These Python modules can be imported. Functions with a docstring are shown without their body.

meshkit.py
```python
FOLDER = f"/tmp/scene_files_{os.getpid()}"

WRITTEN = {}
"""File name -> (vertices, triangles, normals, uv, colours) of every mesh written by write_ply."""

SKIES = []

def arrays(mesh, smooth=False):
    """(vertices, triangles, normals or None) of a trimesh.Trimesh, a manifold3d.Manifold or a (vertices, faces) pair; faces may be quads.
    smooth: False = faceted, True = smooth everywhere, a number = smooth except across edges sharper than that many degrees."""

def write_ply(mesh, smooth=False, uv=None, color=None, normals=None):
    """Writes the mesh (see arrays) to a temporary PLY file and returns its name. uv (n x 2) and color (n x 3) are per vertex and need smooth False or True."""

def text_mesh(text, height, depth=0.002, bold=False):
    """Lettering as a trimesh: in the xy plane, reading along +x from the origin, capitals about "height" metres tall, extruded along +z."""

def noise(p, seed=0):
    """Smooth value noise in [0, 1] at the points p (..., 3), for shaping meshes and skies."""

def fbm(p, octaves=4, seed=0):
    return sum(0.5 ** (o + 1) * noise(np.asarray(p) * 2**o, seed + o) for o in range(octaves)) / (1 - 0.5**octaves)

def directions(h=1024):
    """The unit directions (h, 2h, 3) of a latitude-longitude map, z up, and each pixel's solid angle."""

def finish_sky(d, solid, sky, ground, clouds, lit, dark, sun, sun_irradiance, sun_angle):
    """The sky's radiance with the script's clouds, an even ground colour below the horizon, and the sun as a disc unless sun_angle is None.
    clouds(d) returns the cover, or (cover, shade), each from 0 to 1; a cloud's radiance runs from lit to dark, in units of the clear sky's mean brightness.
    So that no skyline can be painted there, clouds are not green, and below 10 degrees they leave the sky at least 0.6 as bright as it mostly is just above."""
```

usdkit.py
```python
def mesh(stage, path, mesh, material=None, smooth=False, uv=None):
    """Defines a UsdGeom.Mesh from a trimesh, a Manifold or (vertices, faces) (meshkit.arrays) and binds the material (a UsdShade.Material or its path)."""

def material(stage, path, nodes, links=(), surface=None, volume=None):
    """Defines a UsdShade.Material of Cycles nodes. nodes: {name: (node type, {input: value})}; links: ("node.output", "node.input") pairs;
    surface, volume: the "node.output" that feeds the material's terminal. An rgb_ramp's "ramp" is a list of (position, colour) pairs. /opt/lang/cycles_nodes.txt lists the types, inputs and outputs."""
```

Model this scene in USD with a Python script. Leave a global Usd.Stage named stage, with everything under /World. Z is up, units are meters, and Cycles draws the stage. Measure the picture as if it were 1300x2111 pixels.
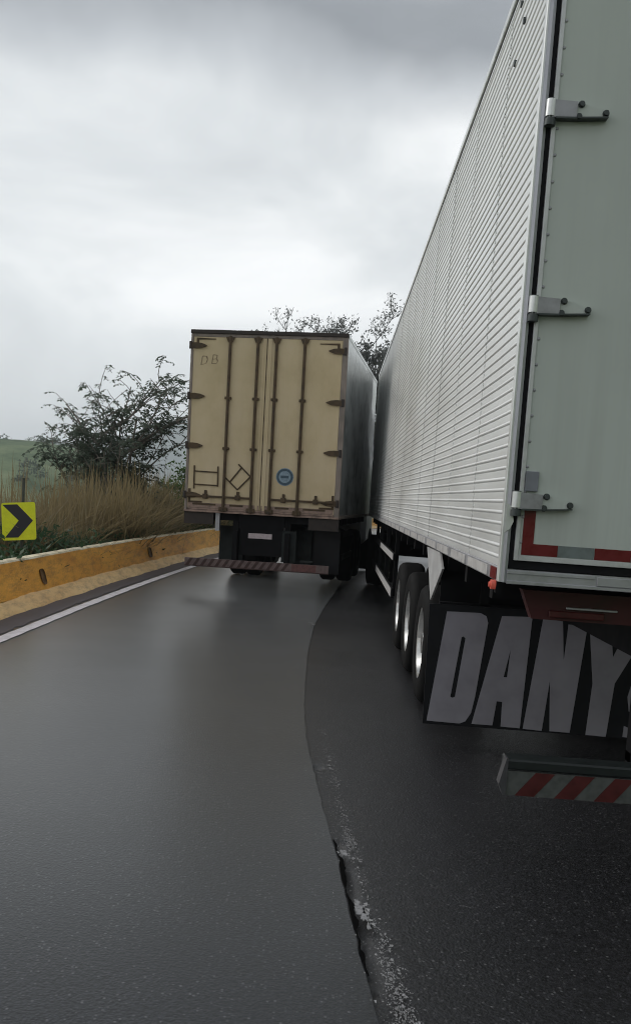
import math, random
import numpy as np
import trimesh
import usdkit, meshkit
from shapely.geometry import Polygon
from pxr import Usd, UsdGeom, UsdLux, UsdShade, Gf, Sdf, Vt

stage = Usd.Stage.CreateInMemory()
UsdGeom.SetStageUpAxis(stage, 'Z')
UsdGeom.SetStageMetersPerUnit(stage, 1.0)
UsdGeom.Xform.Define(stage, '/World')
UsdGeom.Scope.Define(stage, '/World/Looks')

# ------------------------------------------------------------------ camera, sky, sun, exposure
CAM_H, YAW, PITCH, ROLL = 1.6663, -0.0154, 0.0773, 0.0706
EXPOSURE = 0.12
SKY_STRENGTH = 0.13
SUN_INTENSITY = 0.35
SUN_AZ, SUN_EL = math.radians(-75.0), math.radians(38.0)

cam = UsdGeom.Camera.Define(stage, '/World/camera')
cy_, sy_ = math.cos(YAW), math.sin(YAW)
fw, rt, up = np.array([sy_, cy_, 0]), np.array([cy_, -sy_, 0]), np.array([0, 0, 1.0])
cp, sp = math.cos(PITCH), math.sin(PITCH)
fw, up = fw * cp - up * sp, up * cp + fw * sp
cr, sr = math.cos(ROLL), math.sin(ROLL)
rt, up = rt * cr + up * sr, up * cr - rt * sr
m = Gf.Matrix4d(*rt, 0, *up, 0, *(-fw), 0, 0, 0, CAM_H, 1)
cam.AddTransformOp().Set(m)
cam.CreateHorizontalApertureAttr(36.0)
cam.CreateFocalLengthAttr(36.0 * 1900 / 1300)
cam.CreateVerticalApertureOffsetAttr(3.22)
cam.CreateClippingRangeAttr(Gf.Vec2f(0.05, 20000))
cam.CreateExposureAttr(EXPOSURE)

sun_dir = np.array([math.sin(SUN_AZ) * math.cos(SUN_EL), math.cos(SUN_AZ) * math.cos(SUN_EL), math.sin(SUN_EL)])
usdkit.material(stage, '/World/Looks/sky_look', {
    'sky': ('sky_texture', {'sky_type': 'single_scattering', 'sun_disc': False, 'sun_elevation': SUN_EL, 'sun_rotation': math.atan2(sun_dir[0], sun_dir[1]), 'aerosol_density': 3.0}),
    'tc': ('texture_coordinate', {}),
    'mp': ('mapping', {'scale': (1.0, 1.0, 2.1), 'rotation': (0.0, 0.35, 0.0)}),
    'n1': ('noise_texture', {'scale': 3.3, 'detail': 6.0, 'roughness': 0.50, 'distortion': 0.5}),
    'r1': ('rgb_ramp', {'ramp': [(0.30, (5.0, 5.2, 5.3)), (0.45, (5.7, 5.93, 6.03)), (0.55, (6.4, 6.6, 6.65)), (0.70, (7.8, 7.9, 7.9))]}),
    'sx': ('separate_xyz', {}),
    'n2': ('noise_texture', {'scale': 5.0, 'detail': 4.0, 'roughness': 0.5}),
    'h1': ('math', {'math_type': 'multiply_add', 'value2': 0.10, 'value3': -0.05}),
    'h2': ('math', {'math_type': 'add'}),
    'r2': ('rgb_ramp', {'ramp': [(0.0, (1.16, 1.16, 1.15)), (.14, (1.10, 1.10, 1.10)), (.25, (1.03, 1.03, 1.03)), (0.37, (1, 1, 1)), (0.41, (.72, .73, .75)), (0.45, (.42, .43, .45)), (0.60, (.52, .53, .55)), (1.0, (.60, .61, .63))]}),
    'mul': ('mix', {'mix_type': 'multiply', 'fac': 1.0}),
    'mx': ('mix', {'fac': 0.94}),
    'bg': ('background_shader', {'strength': SKY_STRENGTH}),
}, [('tc.generated', 'mp.vector'), ('mp.vector', 'n1.vector'), ('n1.fac', 'r1.fac'), ('tc.generated', 'sx.vector'), ('tc.generated', 'n2.vector'), ('n2.fac', 'h1.value1'), ('h1.value', 'h2.value1'), ('sx.z', 'h2.value2'),
    ('h2.value', 'r2.fac'), ('r1.color', 'mul.color1'), ('r2.color', 'mul.color2'), ('sky.color', 'mx.color1'), ('mul.color', 'mx.color2'), ('mx.color', 'bg.color')], surface='bg.background')
dome = UsdLux.DomeLight.Define(stage, '/World/sky')
UsdShade.MaterialBindingAPI.Apply(dome.GetPrim()).Bind(UsdShade.Material.Get(stage, '/World/Looks/sky_look'))
dome.GetPrim().SetCustomDataByKey('kind', 'structure')
sun = UsdLux.DistantLight.Define(stage, '/World/sun')
sun.CreateNormalizeAttr(True)
sun.CreateIntensityAttr(SUN_INTENSITY)
sun.CreateAngleAttr(30.0)
sun.CreateColorAttr(Gf.Vec3f(1.0, 0.97, 0.93))
zz = sun_dir
xx = np.cross([0, 0, 1.0], zz); xx /= np.linalg.norm(xx)
yy = np.cross(zz, xx)
sun.AddTransformOp().Set(Gf.Matrix4d(*xx, 0, *yy, 0, *zz, 0, 0, 0, 60, 1))

# ------------------------------------------------------------------ helpers
used = {}
def path_of(name, parent='/World'):
    k = (parent, name)
    n = used.get(k, 0); used[k] = n + 1
    return f'{parent}/{name}' + (f'_{n:03d}' if n else '')

def tag(p, label=None, cat=None, group=None, kind=None):
    p = p.GetPrim() if hasattr(p, 'GetPrim') else p
    for k, v in (('label', label), ('category', cat), ('group', group), ('kind', kind)):
        if v: p.SetCustomDataByKey(k, v)
    return p

def thing(name, label, cat, loc=(0, 0, 0), rotz=0.0, roty=0.0, group=None):
    x = UsdGeom.Xform.Define(stage, path_of(name))
    x.AddTranslateOp().Set(Gf.Vec3d(*loc))
    if rotz: x.AddRotateZOp().Set(math.degrees(rotz))
    if roty: x.AddRotateYOp().Set(math.degrees(roty))
    return tag(x, label, cat, group)

def obj(name, mesh, mat, parent=None, smooth=False, label=None, kind=None):
    if isinstance(mesh, list): mesh = cat_(mesh)
    pp = str(parent.GetPath()) if parent is not None else '/World'
    o = usdkit.mesh(stage, path_of(name, pp), mesh, f'/World/Looks/{mat}', smooth=smooth)
    return tag(o, label, kind=kind)

def objs(name, meshes, mat, parent=None, **k):
    for q in meshes: obj(name, q, mat, parent, **k)

def cat_(ms): return trimesh.util.concatenate([mm for mm in ms if mm is not None])

def box(x0, x1, y0, y1, z0, z1, c=0.0):
    if c <= 0:
        b = trimesh.creation.box([x1 - x0, y1 - y0, z1 - z0]); b.apply_translation([(x0 + x1) / 2, (y0 + y1) / 2, (z0 + z1) / 2]); return b
    P = []
    for sx in (0, 1):
        for sy in (0, 1):
            for sz in (0, 1):
                p = np.array([(x0, x1)[sx], (y0, y1)[sy], (z0, z1)[sz]], float)
                d = np.array([1 - 2 * sx, 1 - 2 * sy, 1 - 2 * sz]) * c
                P += [p + d * (0, 1, 1), p + d * (1, 0, 1), p + d * (1, 1, 0)]
    return trimesh.convex.convex_hull(np.array(P))

def cyl(p, q, r, n=12, r2=None):
    p, q = np.array(p, float), np.array(q, float)
    return tube([p, q], [r, r if r2 is None else r2], n, caps=True)

def tube(pts, rad, n=6, caps=False):
    p = np.asarray(pts, float)
    rad = np.broadcast_to(np.asarray(rad, float), (len(p),))
    t = np.gradient(p, axis=0); t /= np.linalg.norm(t, axis=1, keepdims=True) + 1e-12
    a = np.cross(t, np.where(np.abs(t[:, 2:]) < 0.9, [0, 0, 1.0], [1.0, 0, 0])); a /= np.linalg.norm(a, axis=1, keepdims=True) + 1e-12
    b = np.cross(t, a); ang = np.arange(n) * 2 * np.pi / n
    v = (p[:, None] + rad[:, None, None] * (np.cos(ang)[None, :, None] * a[:, None] + np.sin(ang)[None, :, None] * b[:, None])).reshape(-1, 3)
    i, j = np.meshgrid(np.arange(len(p) - 1), np.arange(n), indexing='ij')
    q = np.stack([i * n + j, i * n + (j + 1) % n, (i + 1) * n + (j + 1) % n, (i + 1) * n + j], -1).reshape(-1, 4)
    f = np.vstack([q[:, [0, 1, 2]], q[:, [0, 2, 3]]])
    if caps:
        k = len(v); v = np.vstack([v, p[0], p[-1]]); e = (len(p) - 1) * n
        f = np.vstack([f, [[k, (s + 1) % n, s] for s in range(n)], [[k + 1, e + s, e + (s + 1) % n] for s in range(n)]])
    return trimesh.Trimesh(v, f, process=False)

def prism_xz(pts, y0, y1, holes=()):
    """polygon in x,z extruded from y0 (towards the viewer) to y1"""
    pg = Polygon(pts, [h for h in holes])
    if not pg.is_valid: pg = pg.buffer(0)
    e = trimesh.creation.extrude_polygon(pg, y1 - y0, engine='earcut')
    v = e.vertices
    return trimesh.Trimesh(np.stack([v[:, 0], y1 - v[:, 2], v[:, 1]], 1), e.faces, process=False)

def prism_yz(pts, x0, x1):
    e = trimesh.creation.extrude_polygon(Polygon(pts), x1 - x0, engine='earcut')
    v = e.vertices
    return trimesh.Trimesh(np.stack([x0 + v[:, 2], v[:, 0], v[:, 1]], 1), e.faces, process=False)

def grid(X, Y, Z):
    a, b = X.shape
    v = np.stack([X, Y, Z], -1).reshape(-1, 3)
    i, j = np.meshgrid(np.arange(a - 1), np.arange(b - 1), indexing='ij')
    q = np.stack([i * b + j, (i + 1) * b + j, (i + 1) * b + j + 1, i * b + j + 1], -1).reshape(-1, 4)
    return trimesh.Trimesh(v, np.vstack([q[:, [0, 1, 2]], q[:, [0, 2, 3]]]), process=False)

def up_facing(g):
    if g.face_normals[:, 2].mean() < 0: g.invert()
    return g

# ------------------------------------------------------------------ materials
def M(name, nodes, links=(), surface='p.BSDF', volume=None):
    return usdkit.material(stage, f'/World/Looks/{name}', nodes, links, surface, volume)

def plain(name, col, rough=0.5, metal=0.0, var=0.12, scale=9.0, bump=0.0, spec=0.5, bscale=60.0, coat=0.0, detail=4.0, stretch=(1, 1, 1)):
    c = np.array(col)
    nodes = {'tc': ('texture_coordinate', {}), 'mp': ('mapping', {'scale': stretch}),
             'n': ('noise_texture', {'scale': scale, 'detail': detail, 'roughness': 0.6}),
             'r': ('rgb_ramp', {'ramp': [(0.28, c * (1 - var * 1.6)), (0.5, c), (0.72, c * (1 + var))]}),
             'mr': ('map_range', {'from_min': 0.3, 'from_max': 0.7, 'to_min': max(0.03, rough - 0.1), 'to_max': min(1, rough + 0.1)}),
             'p': ('principled_bsdf', {'metallic': metal, 'specular_ior_level': spec, 'coat_weight': coat})}
    links = [('tc.object', 'mp.vector'), ('mp.vector', 'n.vector'), ('n.fac', 'r.fac'), ('r.color', 'p.base_color'), ('n.fac', 'mr.value'), ('mr.result', 'p.roughness')]
    if bump:
        nodes['n2'] = ('noise_texture', {'scale': bscale, 'detail': 5.0})
        nodes['b'] = ('bump', {'strength': bump, 'distance': 0.01})
        links += [('tc.object', 'n2.vector'), ('n2.fac', 'b.height'), ('b.normal', 'p.normal')]
    return M(name, nodes, links)

plain('aluminium', (.76, .77, .765), .42, .45, .03, .8, stretch=(1, .5, 2))
plain('aluminium_post', (.46, .46, .49), .36, .7, .12, 4)
plain('aluminium_bright', (.72, .73, .72), .36, .6, .10, 6)
plain('door_frame', (.62, .63, .63), .4, .35, .12, 8)
plain('rubber', (.012, .012, .014), .6, 0, .2, spec=.12)
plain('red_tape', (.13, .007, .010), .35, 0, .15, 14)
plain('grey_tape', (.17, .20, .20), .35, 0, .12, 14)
plain('white_tape', (.50, .49, .48), .4, 0, .15, 14)
plain('hinge_steel', (.36, .36, .38), .42, .5, .2, 12)
plain('bolt_dark', (.06, .07, .07), .45, .3, .2)
plain('plate_grey', (.22, .23, .26), .45, .2, .1)
plain('flap_black', (.010, .010, .013), .5, 0, .2, 7, spec=.3)
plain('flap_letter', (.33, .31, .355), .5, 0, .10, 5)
plain('tyre', (.009, .009, .009), .75, 0, .3, 12, bump=.3, spec=.12)
plain('rim', (.56, .56, .55), .32, .85, .12, 6)
plain('chassis_black', (.008, .008, .009), .7, 0, .3, 6, spec=.12)
plain('chassis_red', (.045, .005, .006), .5, 0, .3, 6)
plain('mudguard', (.42, .42, .42), .5, 0, .15, 5)
plain('bumper_grey', (.012, .016, .016), .45, .2, .2, 8)
plain('bumper_end', (.07, .07, .075), .5, .2, .2, 8)
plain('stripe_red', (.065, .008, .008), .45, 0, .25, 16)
plain('stripe_white', (.085, .09, .086), .45, 0, .25, 16)  # red and white stripes darkened to carry the shade under the trailer
plain('rust', (.075, .048, .024), .75, 0, .35, 14)
plain('rust_dark', (.035, .026, .022), .7, 0, .3, 9)
plain('worn_pink', (.30, .21, .17), .7, 0, .35, 11)
plain('post_rust', (.23, .19, .165), .6, 0, .25, 7, stretch=(1, 1, .4))
plain('dull_aluminium', (.50, .52, .51), .34, .85, .15, 1.5)
plain('flap_grey', (.028, .032, .032), .7, 0, .3, 5, spec=.12)
plain('plate_pale', (.50, .42, .44), .45, 0, .12, 30)
plain('stripe_brown', (.055, .026, .023), .6, 0, .3, 16)
plain('stripe_pink', (.15, .105, .10), .6, 0, .25, 16)
plain('stripe_faded', (.14, .06, .055), .6, 0, .3, 16)
plain('emblem_blue', (.045, .085, .12), .5, 0, .15, 20)
plain('emblem_pale', (.22, .30, .37), .5, 0, .25, 20)
plain('letter_faint', (.27, .20, .12), .6, 0, .35, 30)
plain('sign_yellow', (.76, .78, .012), .45, 0, .06, 12)
plain('sign_black', (.018, .014, .022), .5, 0, .2)
plain('wood_post', (.07, .075, .06), .85, 0, .35, 12, bump=.3)
plain('blob_grey', (.24, .24, .25), .4, 0, .4, 60)
plain('line_white', (.66, .63, .66), .55, 0, .22, 7, bump=.25)
plain('paint_flake', (.27, .27, .275), .5, 0, .35, 60)
plain('crack_dark', (.004, .004, .004), .9, 0, .3, 40, spec=.02)
plain('shoulder_dirt', (.085, .072, .078), .62, 0, .35, 2.5, bump=.5, bscale=35)
plain('drain_dark', (.15, .085, .035), .8, 0, .4, 14)
plain('bark', (.16, .14, .12), .9, 0, .35, 12, bump=.4)
plain('far_bark', (.16, .155, .155), .9, 0, .3, 5)
plain('cab_dark', (.05, .05, .055), .4, 0, .1)
plain('cab_paint', (.35, .35, .36), .4, 0, .06)
plain('glass_dark', (.02, .025, .03), .08, 0, .1)
plain('cloth_white', (.55, .55, .55), .6, 0, .1)
M('marker_lit', {'p': ('principled_bsdf', {'base_color': (.55, .12, .09), 'roughness': .25, 'emission_color': (1, .16, .10), 'emission_strength': .10})})

M('door_grey', {
    'tc': ('texture_coordinate', {}), 'mp': ('mapping', {'scale': (9, 9, .30)}),
    's': ('noise_texture', {'scale': 1.0, 'detail': 6., 'roughness': .7}), 'sr': ('rgb_ramp', {'ramp': [(.45, (0, 0, 0)), (.75, (.28, .28, .28))]}),
    'n': ('noise_texture', {'scale': 1.3, 'detail': 5.}), 'nr': ('rgb_ramp', {'ramp': [(.3, (.51, .55, .515)), (.7, (.56, .605, .56))]}),
    'sx': ('separate_xyz', {}), 'g': ('map_range', {'from_min': 1.4, 'from_max': 2.6, 'to_min': 1.0, 'to_max': .35, 'clamp': True}), 'gm': ('math', {'math_type': 'multiply'}),
    'mx': ('mix', {'color2': (.27, .275, .25)}), 'b': ('bump', {'strength': .12, 'distance': .01}), 'n3': ('noise_texture', {'scale': 2.2, 'detail': 1.}), 'p': ('principled_bsdf', {'roughness': .42, 'specular_ior_level': .4})},
  [('tc.object', 'mp.vector'), ('mp.vector', 's.vector'), ('s.fac', 'sr.fac'), ('tc.object', 'n.vector'), ('n.fac', 'nr.fac'), ('tc.object', 'sx.vector'), ('sx.z', 'g.value'), ('sr.color', 'gm.value1'), ('g.result', 'gm.value2'),
   ('gm.value', 'mx.fac'), ('nr.color', 'mx.color1'), ('mx.color', 'p.base_color'), ('tc.object', 'n3.vector'), ('n3.fac', 'b.height'), ('b.normal', 'p.normal')])
# cream door: yellowed paint, brown streaks running down, grime low down
M('door_cream', {
    'tc': ('texture_coordinate', {}), 'mp': ('mapping', {'scale': (7, 7, .35)}), 'mp2': ('mapping', {'scale': (1, 1, .8)}),
    'n': ('noise_texture', {'scale': 1.6, 'detail': 5., 'roughness': .6}),
    'r': ('rgb_ramp', {'ramp': [(.3, (.52, .41, .24)), (.5, (.60, .48, .30)), (.7, (.64, .52, .35))]}),
    's': ('noise_texture', {'scale': 1.0, 'detail': 5., 'roughness': .65}), 'sr': ('rgb_ramp', {'ramp': [(.5, (0, 0, 0)), (.72, (.55, .55, .55))]}),
    'sx': ('separate_xyz', {}), 'g': ('map_range', {'from_min': 1.35, 'from_max': 1.75, 'to_min': .75, 'to_max': .12, 'clamp': True}),
    'gm': ('math', {'math_type': 'multiply'}), 'mx': ('mix', {'color2': (.20, .13, .085)}),
    'p': ('principled_bsdf', {'roughness': .5, 'specular_ior_level': .35})},
  [('tc.object', 'mp2.vector'), ('mp2.vector', 'n.vector'), ('n.fac', 'r.fac'), ('tc.object', 'mp.vector'), ('mp.vector', 's.vector'), ('s.fac', 'sr.fac'),
   ('tc.object', 'sx.vector'), ('sx.z', 'g.value'), ('sr.color', 'gm.value1'), ('g.result', 'gm.value2'), ('gm.value', 'mx.fac'), ('r.color', 'mx.color1'), ('mx.color', 'p.base_color')])

# ochre barrier paint with peeled concrete and grime
def barrier_mat(name, c1, c2, grime, gfac):
    M(name, {
        'tc': ('texture_coordinate', {}), 'mp': ('mapping', {'scale': (1, .45, 1.6)}),
        'n': ('noise_texture', {'scale': 1.5, 'detail': 6., 'roughness': .62}), 'r': ('rgb_ramp', {'ramp': [(.3, c2), (.55, c1), (.75, np.array(c1) * 1.12)]}),
        'n2': ('noise_texture', {'scale': 6.5, 'detail': 9., 'roughness': .78, 'distortion': .15}), 'r2': ('rgb_ramp', {'ramp': [(.46, (0, 0, 0)), (.62, (gfac, gfac, gfac))]}),
        'mx': ('mix', {'color2': grime}), 'n3': ('noise_texture', {'scale': 28., 'detail': 6.}), 'b': ('bump', {'strength': .55, 'distance': .012}),
        'p': ('principled_bsdf', {'roughness': .62, 'specular_ior_level': .35})},
      [('tc.object', 'mp.vector'), ('mp.vector', 'n.vector'), ('n.fac', 'r.fac'), ('mp.vector', 'n2.vector'), ('n2.fac', 'r2.fac'), ('r2.color', 'mx.fac'), ('r.color', 'mx.color1'),
       ('mx.color', 'p.base_color'), ('tc.object', 'n3.vector'), ('n3.fac', 'b.height'), ('b.normal', 'p.normal')])
barrier_mat('barrier_face', (.84, .42, .075), (.66, .28, .05), (.30, .15, .06), .55)
barrier_mat('barrier_toe', (.86, .60, .29), (.76, .47, .20), (.36, .23, .13), .6)
barrier_mat('barrier_cap', (.80, .72, .54), (.66, .56, .36), (.22, .17, .10), .7)

def asphalt(name, base, rough_lo, rough_hi, speck, bump, spec=1.0, coat=0.0, sheen=0.0):
    M(name, {
        'g': ('geometry', {}),
        'n': ('noise_texture', {'scale': .7, 'detail': 5., 'roughness': .6}), 'r': ('rgb_ramp', {'ramp': [(.3, np.array(base) * .75), (.7, np.array(base) * 1.2)]}),
        'v': ('voronoi_texture', {'scale': 78., 'randomness': 1.}), 'sc': ('separate_color', {}), 'vr': ('rgb_ramp', {'ramp': [(.86, (0, 0, 0)), (.99, (speck, speck, speck * 1.02))]}),
        'gn': ('noise_texture', {'scale': 48., 'detail': 5., 'roughness': .9}), 'gr': ('rgb_ramp', {'ramp': [(.34, (.1, .1, .1)), (.5, (1, 1, 1)), (.66, (3.0, 3.0, 3.1))]}), 'gm': ('mix', {'mix_type': 'multiply', 'fac': 1.}),
        'vd': ('rgb_ramp', {'ramp': [(.28, (1, 1, 1)), (.5, (0, 0, 0))]}), 'vm': ('mix', {'mix_type': 'multiply', 'fac': 1.}),
        'ad': ('mix', {'mix_type': 'add', 'fac': 1.}),
        'n2': ('noise_texture', {'scale': 85., 'detail': 4., 'roughness': .7}), 'ba': ('math', {'math_type': 'multiply_add', 'value2': -.55}),
        'b': ('bump', {'strength': bump, 'distance': .004}), 'b2': ('bump', {'strength': bump * .35, 'distance': .004}),
        'n4': ('noise_texture', {'scale': .45, 'detail': 3.}), 'mr': ('map_range', {'from_min': .35, 'from_max': .65, 'to_min': rough_lo, 'to_max': rough_hi, 'clamp': True}),
        'p': ('principled_bsdf', {'specular_ior_level': spec, 'coat_weight': coat, 'coat_roughness': .26, 'coat_ior': 1.42, 'sheen_weight': sheen, 'sheen_roughness': .42, 'sheen_tint': (.92, .96, 1.0)})},
      [('g.position', 'n.vector'), ('n.fac', 'r.fac'), ('g.position', 'v.vector'), ('v.color', 'sc.color'), ('sc.r', 'vr.fac'), ('v.distance', 'vd.fac'), ('vr.color', 'vm.color1'), ('vd.color', 'vm.color2'),
       ('g.position', 'gn.vector'), ('gn.fac', 'gr.fac'), ('r.color', 'gm.color1'), ('gr.color', 'gm.color2'), ('gm.color', 'ad.color1'), ('vm.color', 'ad.color2'), ('ad.color', 'p.base_color'), ('g.position', 'n2.vector'), ('v.distance', 'ba.value1'), ('n2.fac', 'ba.value3'), ('ba.value', 'b.height'), ('b.normal', 'p.normal'), ('ba.value', 'b2.height'), ('b2.normal', 'p.coat_normal'),
       ('g.position', 'n4.vector'), ('n4.fac', 'mr.value'), ('mr.result', 'p.roughness')])
asphalt('asphalt_left', (.0110, .0120, .0140), .38, .50, .085, .65, .05, .9, .16)
asphalt('asphalt_right', (.010, .010, .011), .34, .46, .09, .7, .6, .1, .0)

def leaf(name, c1, c2, c3, trans=.35):
    M(name, {'g': ('geometry', {}), 'r': ('rgb_ramp', {'ramp': [(0., c1), (.5, c2), (1., c3)]}),
             'd': ('principled_bsdf', {'roughness': .55, 'specular_ior_level': .35}), 't': ('translucent_bsdf', {}), 'mx': ('mix_closure', {'fac': trans})},
      [('g.random_per_island', 'r.fac'), ('r.color', 'd.base_color'), ('r.color', 't.color'), ('d.BSDF', 'mx.closure1'), ('t.BSDF', 'mx.closure2')], surface='mx.closure')
leaf('leaf_dark', (.085, .11, .08), (.14, .17, .12), (.24, .265, .19), .5)
leaf('leaf_bright', (.07, .12, .035), (.12, .18, .055), (.20, .25, .09), .45)
leaf('leaf_low', (.04, .085, .04), (.07, .13, .06), (.13, .19, .10))
leaf('leaf_hazed', (.16, .165, .16), (.25, .255, .245), (.36, .365, .35), .5)  # paled so that distant leaves look hazy
leaf('dry_blade', (.24, .19, .10), (.50, .385, .24), (.80, .66, .49), .5)
leaf('green_blade', (.08, .11, .055), (.15, .175, .09), (.28, .27, .16), .45)
M('grass_ground', {'g': ('geometry', {}), 'n': ('noise_texture', {'scale': .035, 'detail': 8., 'roughness': .7}), 'r': ('rgb_ramp', {'ramp': [(.34, (.05, .08, .045)), (.48, (.12, .165, .09)), (.66, (.22, .25, .14))]}),
    'p': ('principled_bsdf', {'roughness': .9, 'specular_ior_level': .1})}, [('g.position', 'n.vector'), ('n.fac', 'r.fac'), ('r.color', 'p.base_color')])
M('mountain', {'g': ('geometry', {}), 'n': ('noise_texture', {'scale': .006, 'detail': 6.}), 'r': ('rgb_ramp', {'ramp': [(.35, (.03, .05, .035)), (.65, (.07, .10, .055))]}),
    'p': ('principled_bsdf', {'roughness': .95, 'specular_ior_level': .05})}, [('g.position', 'n.vector'), ('n.fac', 'r.fac'), ('r.color', 'p.base_color')])
usdkit.material(stage, '/World/Looks/haze', {'v': ('principled_volume', {'color': (.86, .92, .97), 'density': .0004, 'anisotropy': .1})}, [], volume='v.volume')

# ------------------------------------------------------------------ ground, road
def bend(y):
    y = np.asarray(y, float); d = np.clip(y - 8, 0, 62)
    return .0027 * d * d + np.clip(y - 70, 0, None) * (.0054 * 62)

SEAM = np.array([(0.40, -40), (0.36, 0), (.31, 2.3), (.26, 2.84), (.22, 3.2), (.17, 3.72), (.12, 4.29), (.05, 4.9), (-.01, 5.51), (-.08, 6.29), (-.12, 7.17), (-.15, 8.33), (-.17, 9.95), (-.15, 11.87), (-.06, 13.6), (.10, 16.0)])
_sy = np.concatenate([SEAM[:, 1], [24, 40, 80, 160]])
_sx = np.concatenate([SEAM[:, 0], bend([24, 40, 80, 160]) + .10 - .17])
def seam_x(y): return np.interp(y, _sy, _sx)

ys = np.unique(np.concatenate([np.arange(-40, 1.9, 2.), np.arange(1.9, 8, .02), np.arange(8, 20, .2), np.arange(20, 165, 1.5)]))
def jag(y, seed=3, amp=.008): return (meshkit.fbm(np.stack([y * 7, y * 0, y * 0], -1), 5, seed) - .5) * 2 * amp
near = np.clip((ys - 1.9) * 2, 0, 1) * np.clip((9 - ys), 0, 1)
sx_edge = seam_x(ys) + jag(ys) * near
left_edge = -4.25 + bend(ys)
u = np.concatenate([np.linspace(0, .93, 14), np.linspace(.95, 1, 8)])
X = left_edge[:, None] + (sx_edge - left_edge)[:, None] * u[None]
Y = np.repeat(ys[:, None], len(u), 1)
Z = (meshkit.fbm(np.stack([X * .6, Y * .3, X * 0], -1), 3, 5) - .5) * .006
X = np.hstack([X, X[:, -1:] + .002]); Y = np.hstack([Y, Y[:, -1:]]); Z = np.hstack([Z, Z[:, -1:] - .09])
obj('road', up_facing(grid(X, Y, Z)), 'asphalt_left', smooth=40, kind='structure')
# right-hand lane: older, coarser surface a little lower, with a broken groove along the seam
v = np.concatenate([[-.05, -.03, -.01], np.arange(0, .30, .012), np.arange(.32, 1.2, .08), np.linspace(1.3, 5.2, 12)])
X = seam_x(ys)[:, None] + v[None] + np.where(v > 1.2, 0, 0)[None]
far_r = 5.6 + bend(ys)
X = np.where(v[None] >= 1.2, seam_x(ys)[:, None] + 1.2 + (v[None] - 1.2) / 4.0 * (far_r - seam_x(ys) - 1.2)[:, None], X)
Y = np.repeat(ys[:, None], len(v), 1)
hole = np.clip((Y - 2.9) / .25, 0, 1) * np.clip((4.42 - Y) / .06, 0, 1)
wid = .035 + .05 * meshkit.fbm(np.stack([Y * 5, Y * 0, Y * 0], -1), 3, 11)
grv = np.exp(-np.clip((v[None] + .005) / wid, -1, 9) ** 2)
Z = -.008 + (meshkit.fbm(np.stack([X * .6, Y * .3, X * 0], -1), 3, 7) - .5) * .006 - .045 * hole * grv * (.55 + .9 * meshkit.fbm(np.stack([X * 25, Y * 14, X * 0], -1), 3, 13))
hole2 = np.exp(-((Y - 5.62) / .05) ** 2) * np.exp(-((v[None] - .03) / .04) ** 2)
Z -= .02 * hole2
obj('road', up_facing(grid(X, Y, Z)), 'asphalt_right', smooth=40, kind='structure')

# dark dirt lying in the broken joint
rg = np.random.default_rng(4)
yc = np.arange(3.12, 4.40, .015)
w = np.clip(.05 * (meshkit.fbm(np.stack([yc * 9, yc * 0, yc * 0], -1), 4, 2) - .38), 0, .03)
xa, xb = seam_x(yc) + .004 + jag(yc), seam_x(yc) + jag(yc) + w + .008
obj('road_crack', up_facing(grid(np.stack([xa, xb], 1), np.stack([yc, yc], 1), np.full((len(yc), 2), .004))), 'crack_dark', kind='structure')

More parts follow.
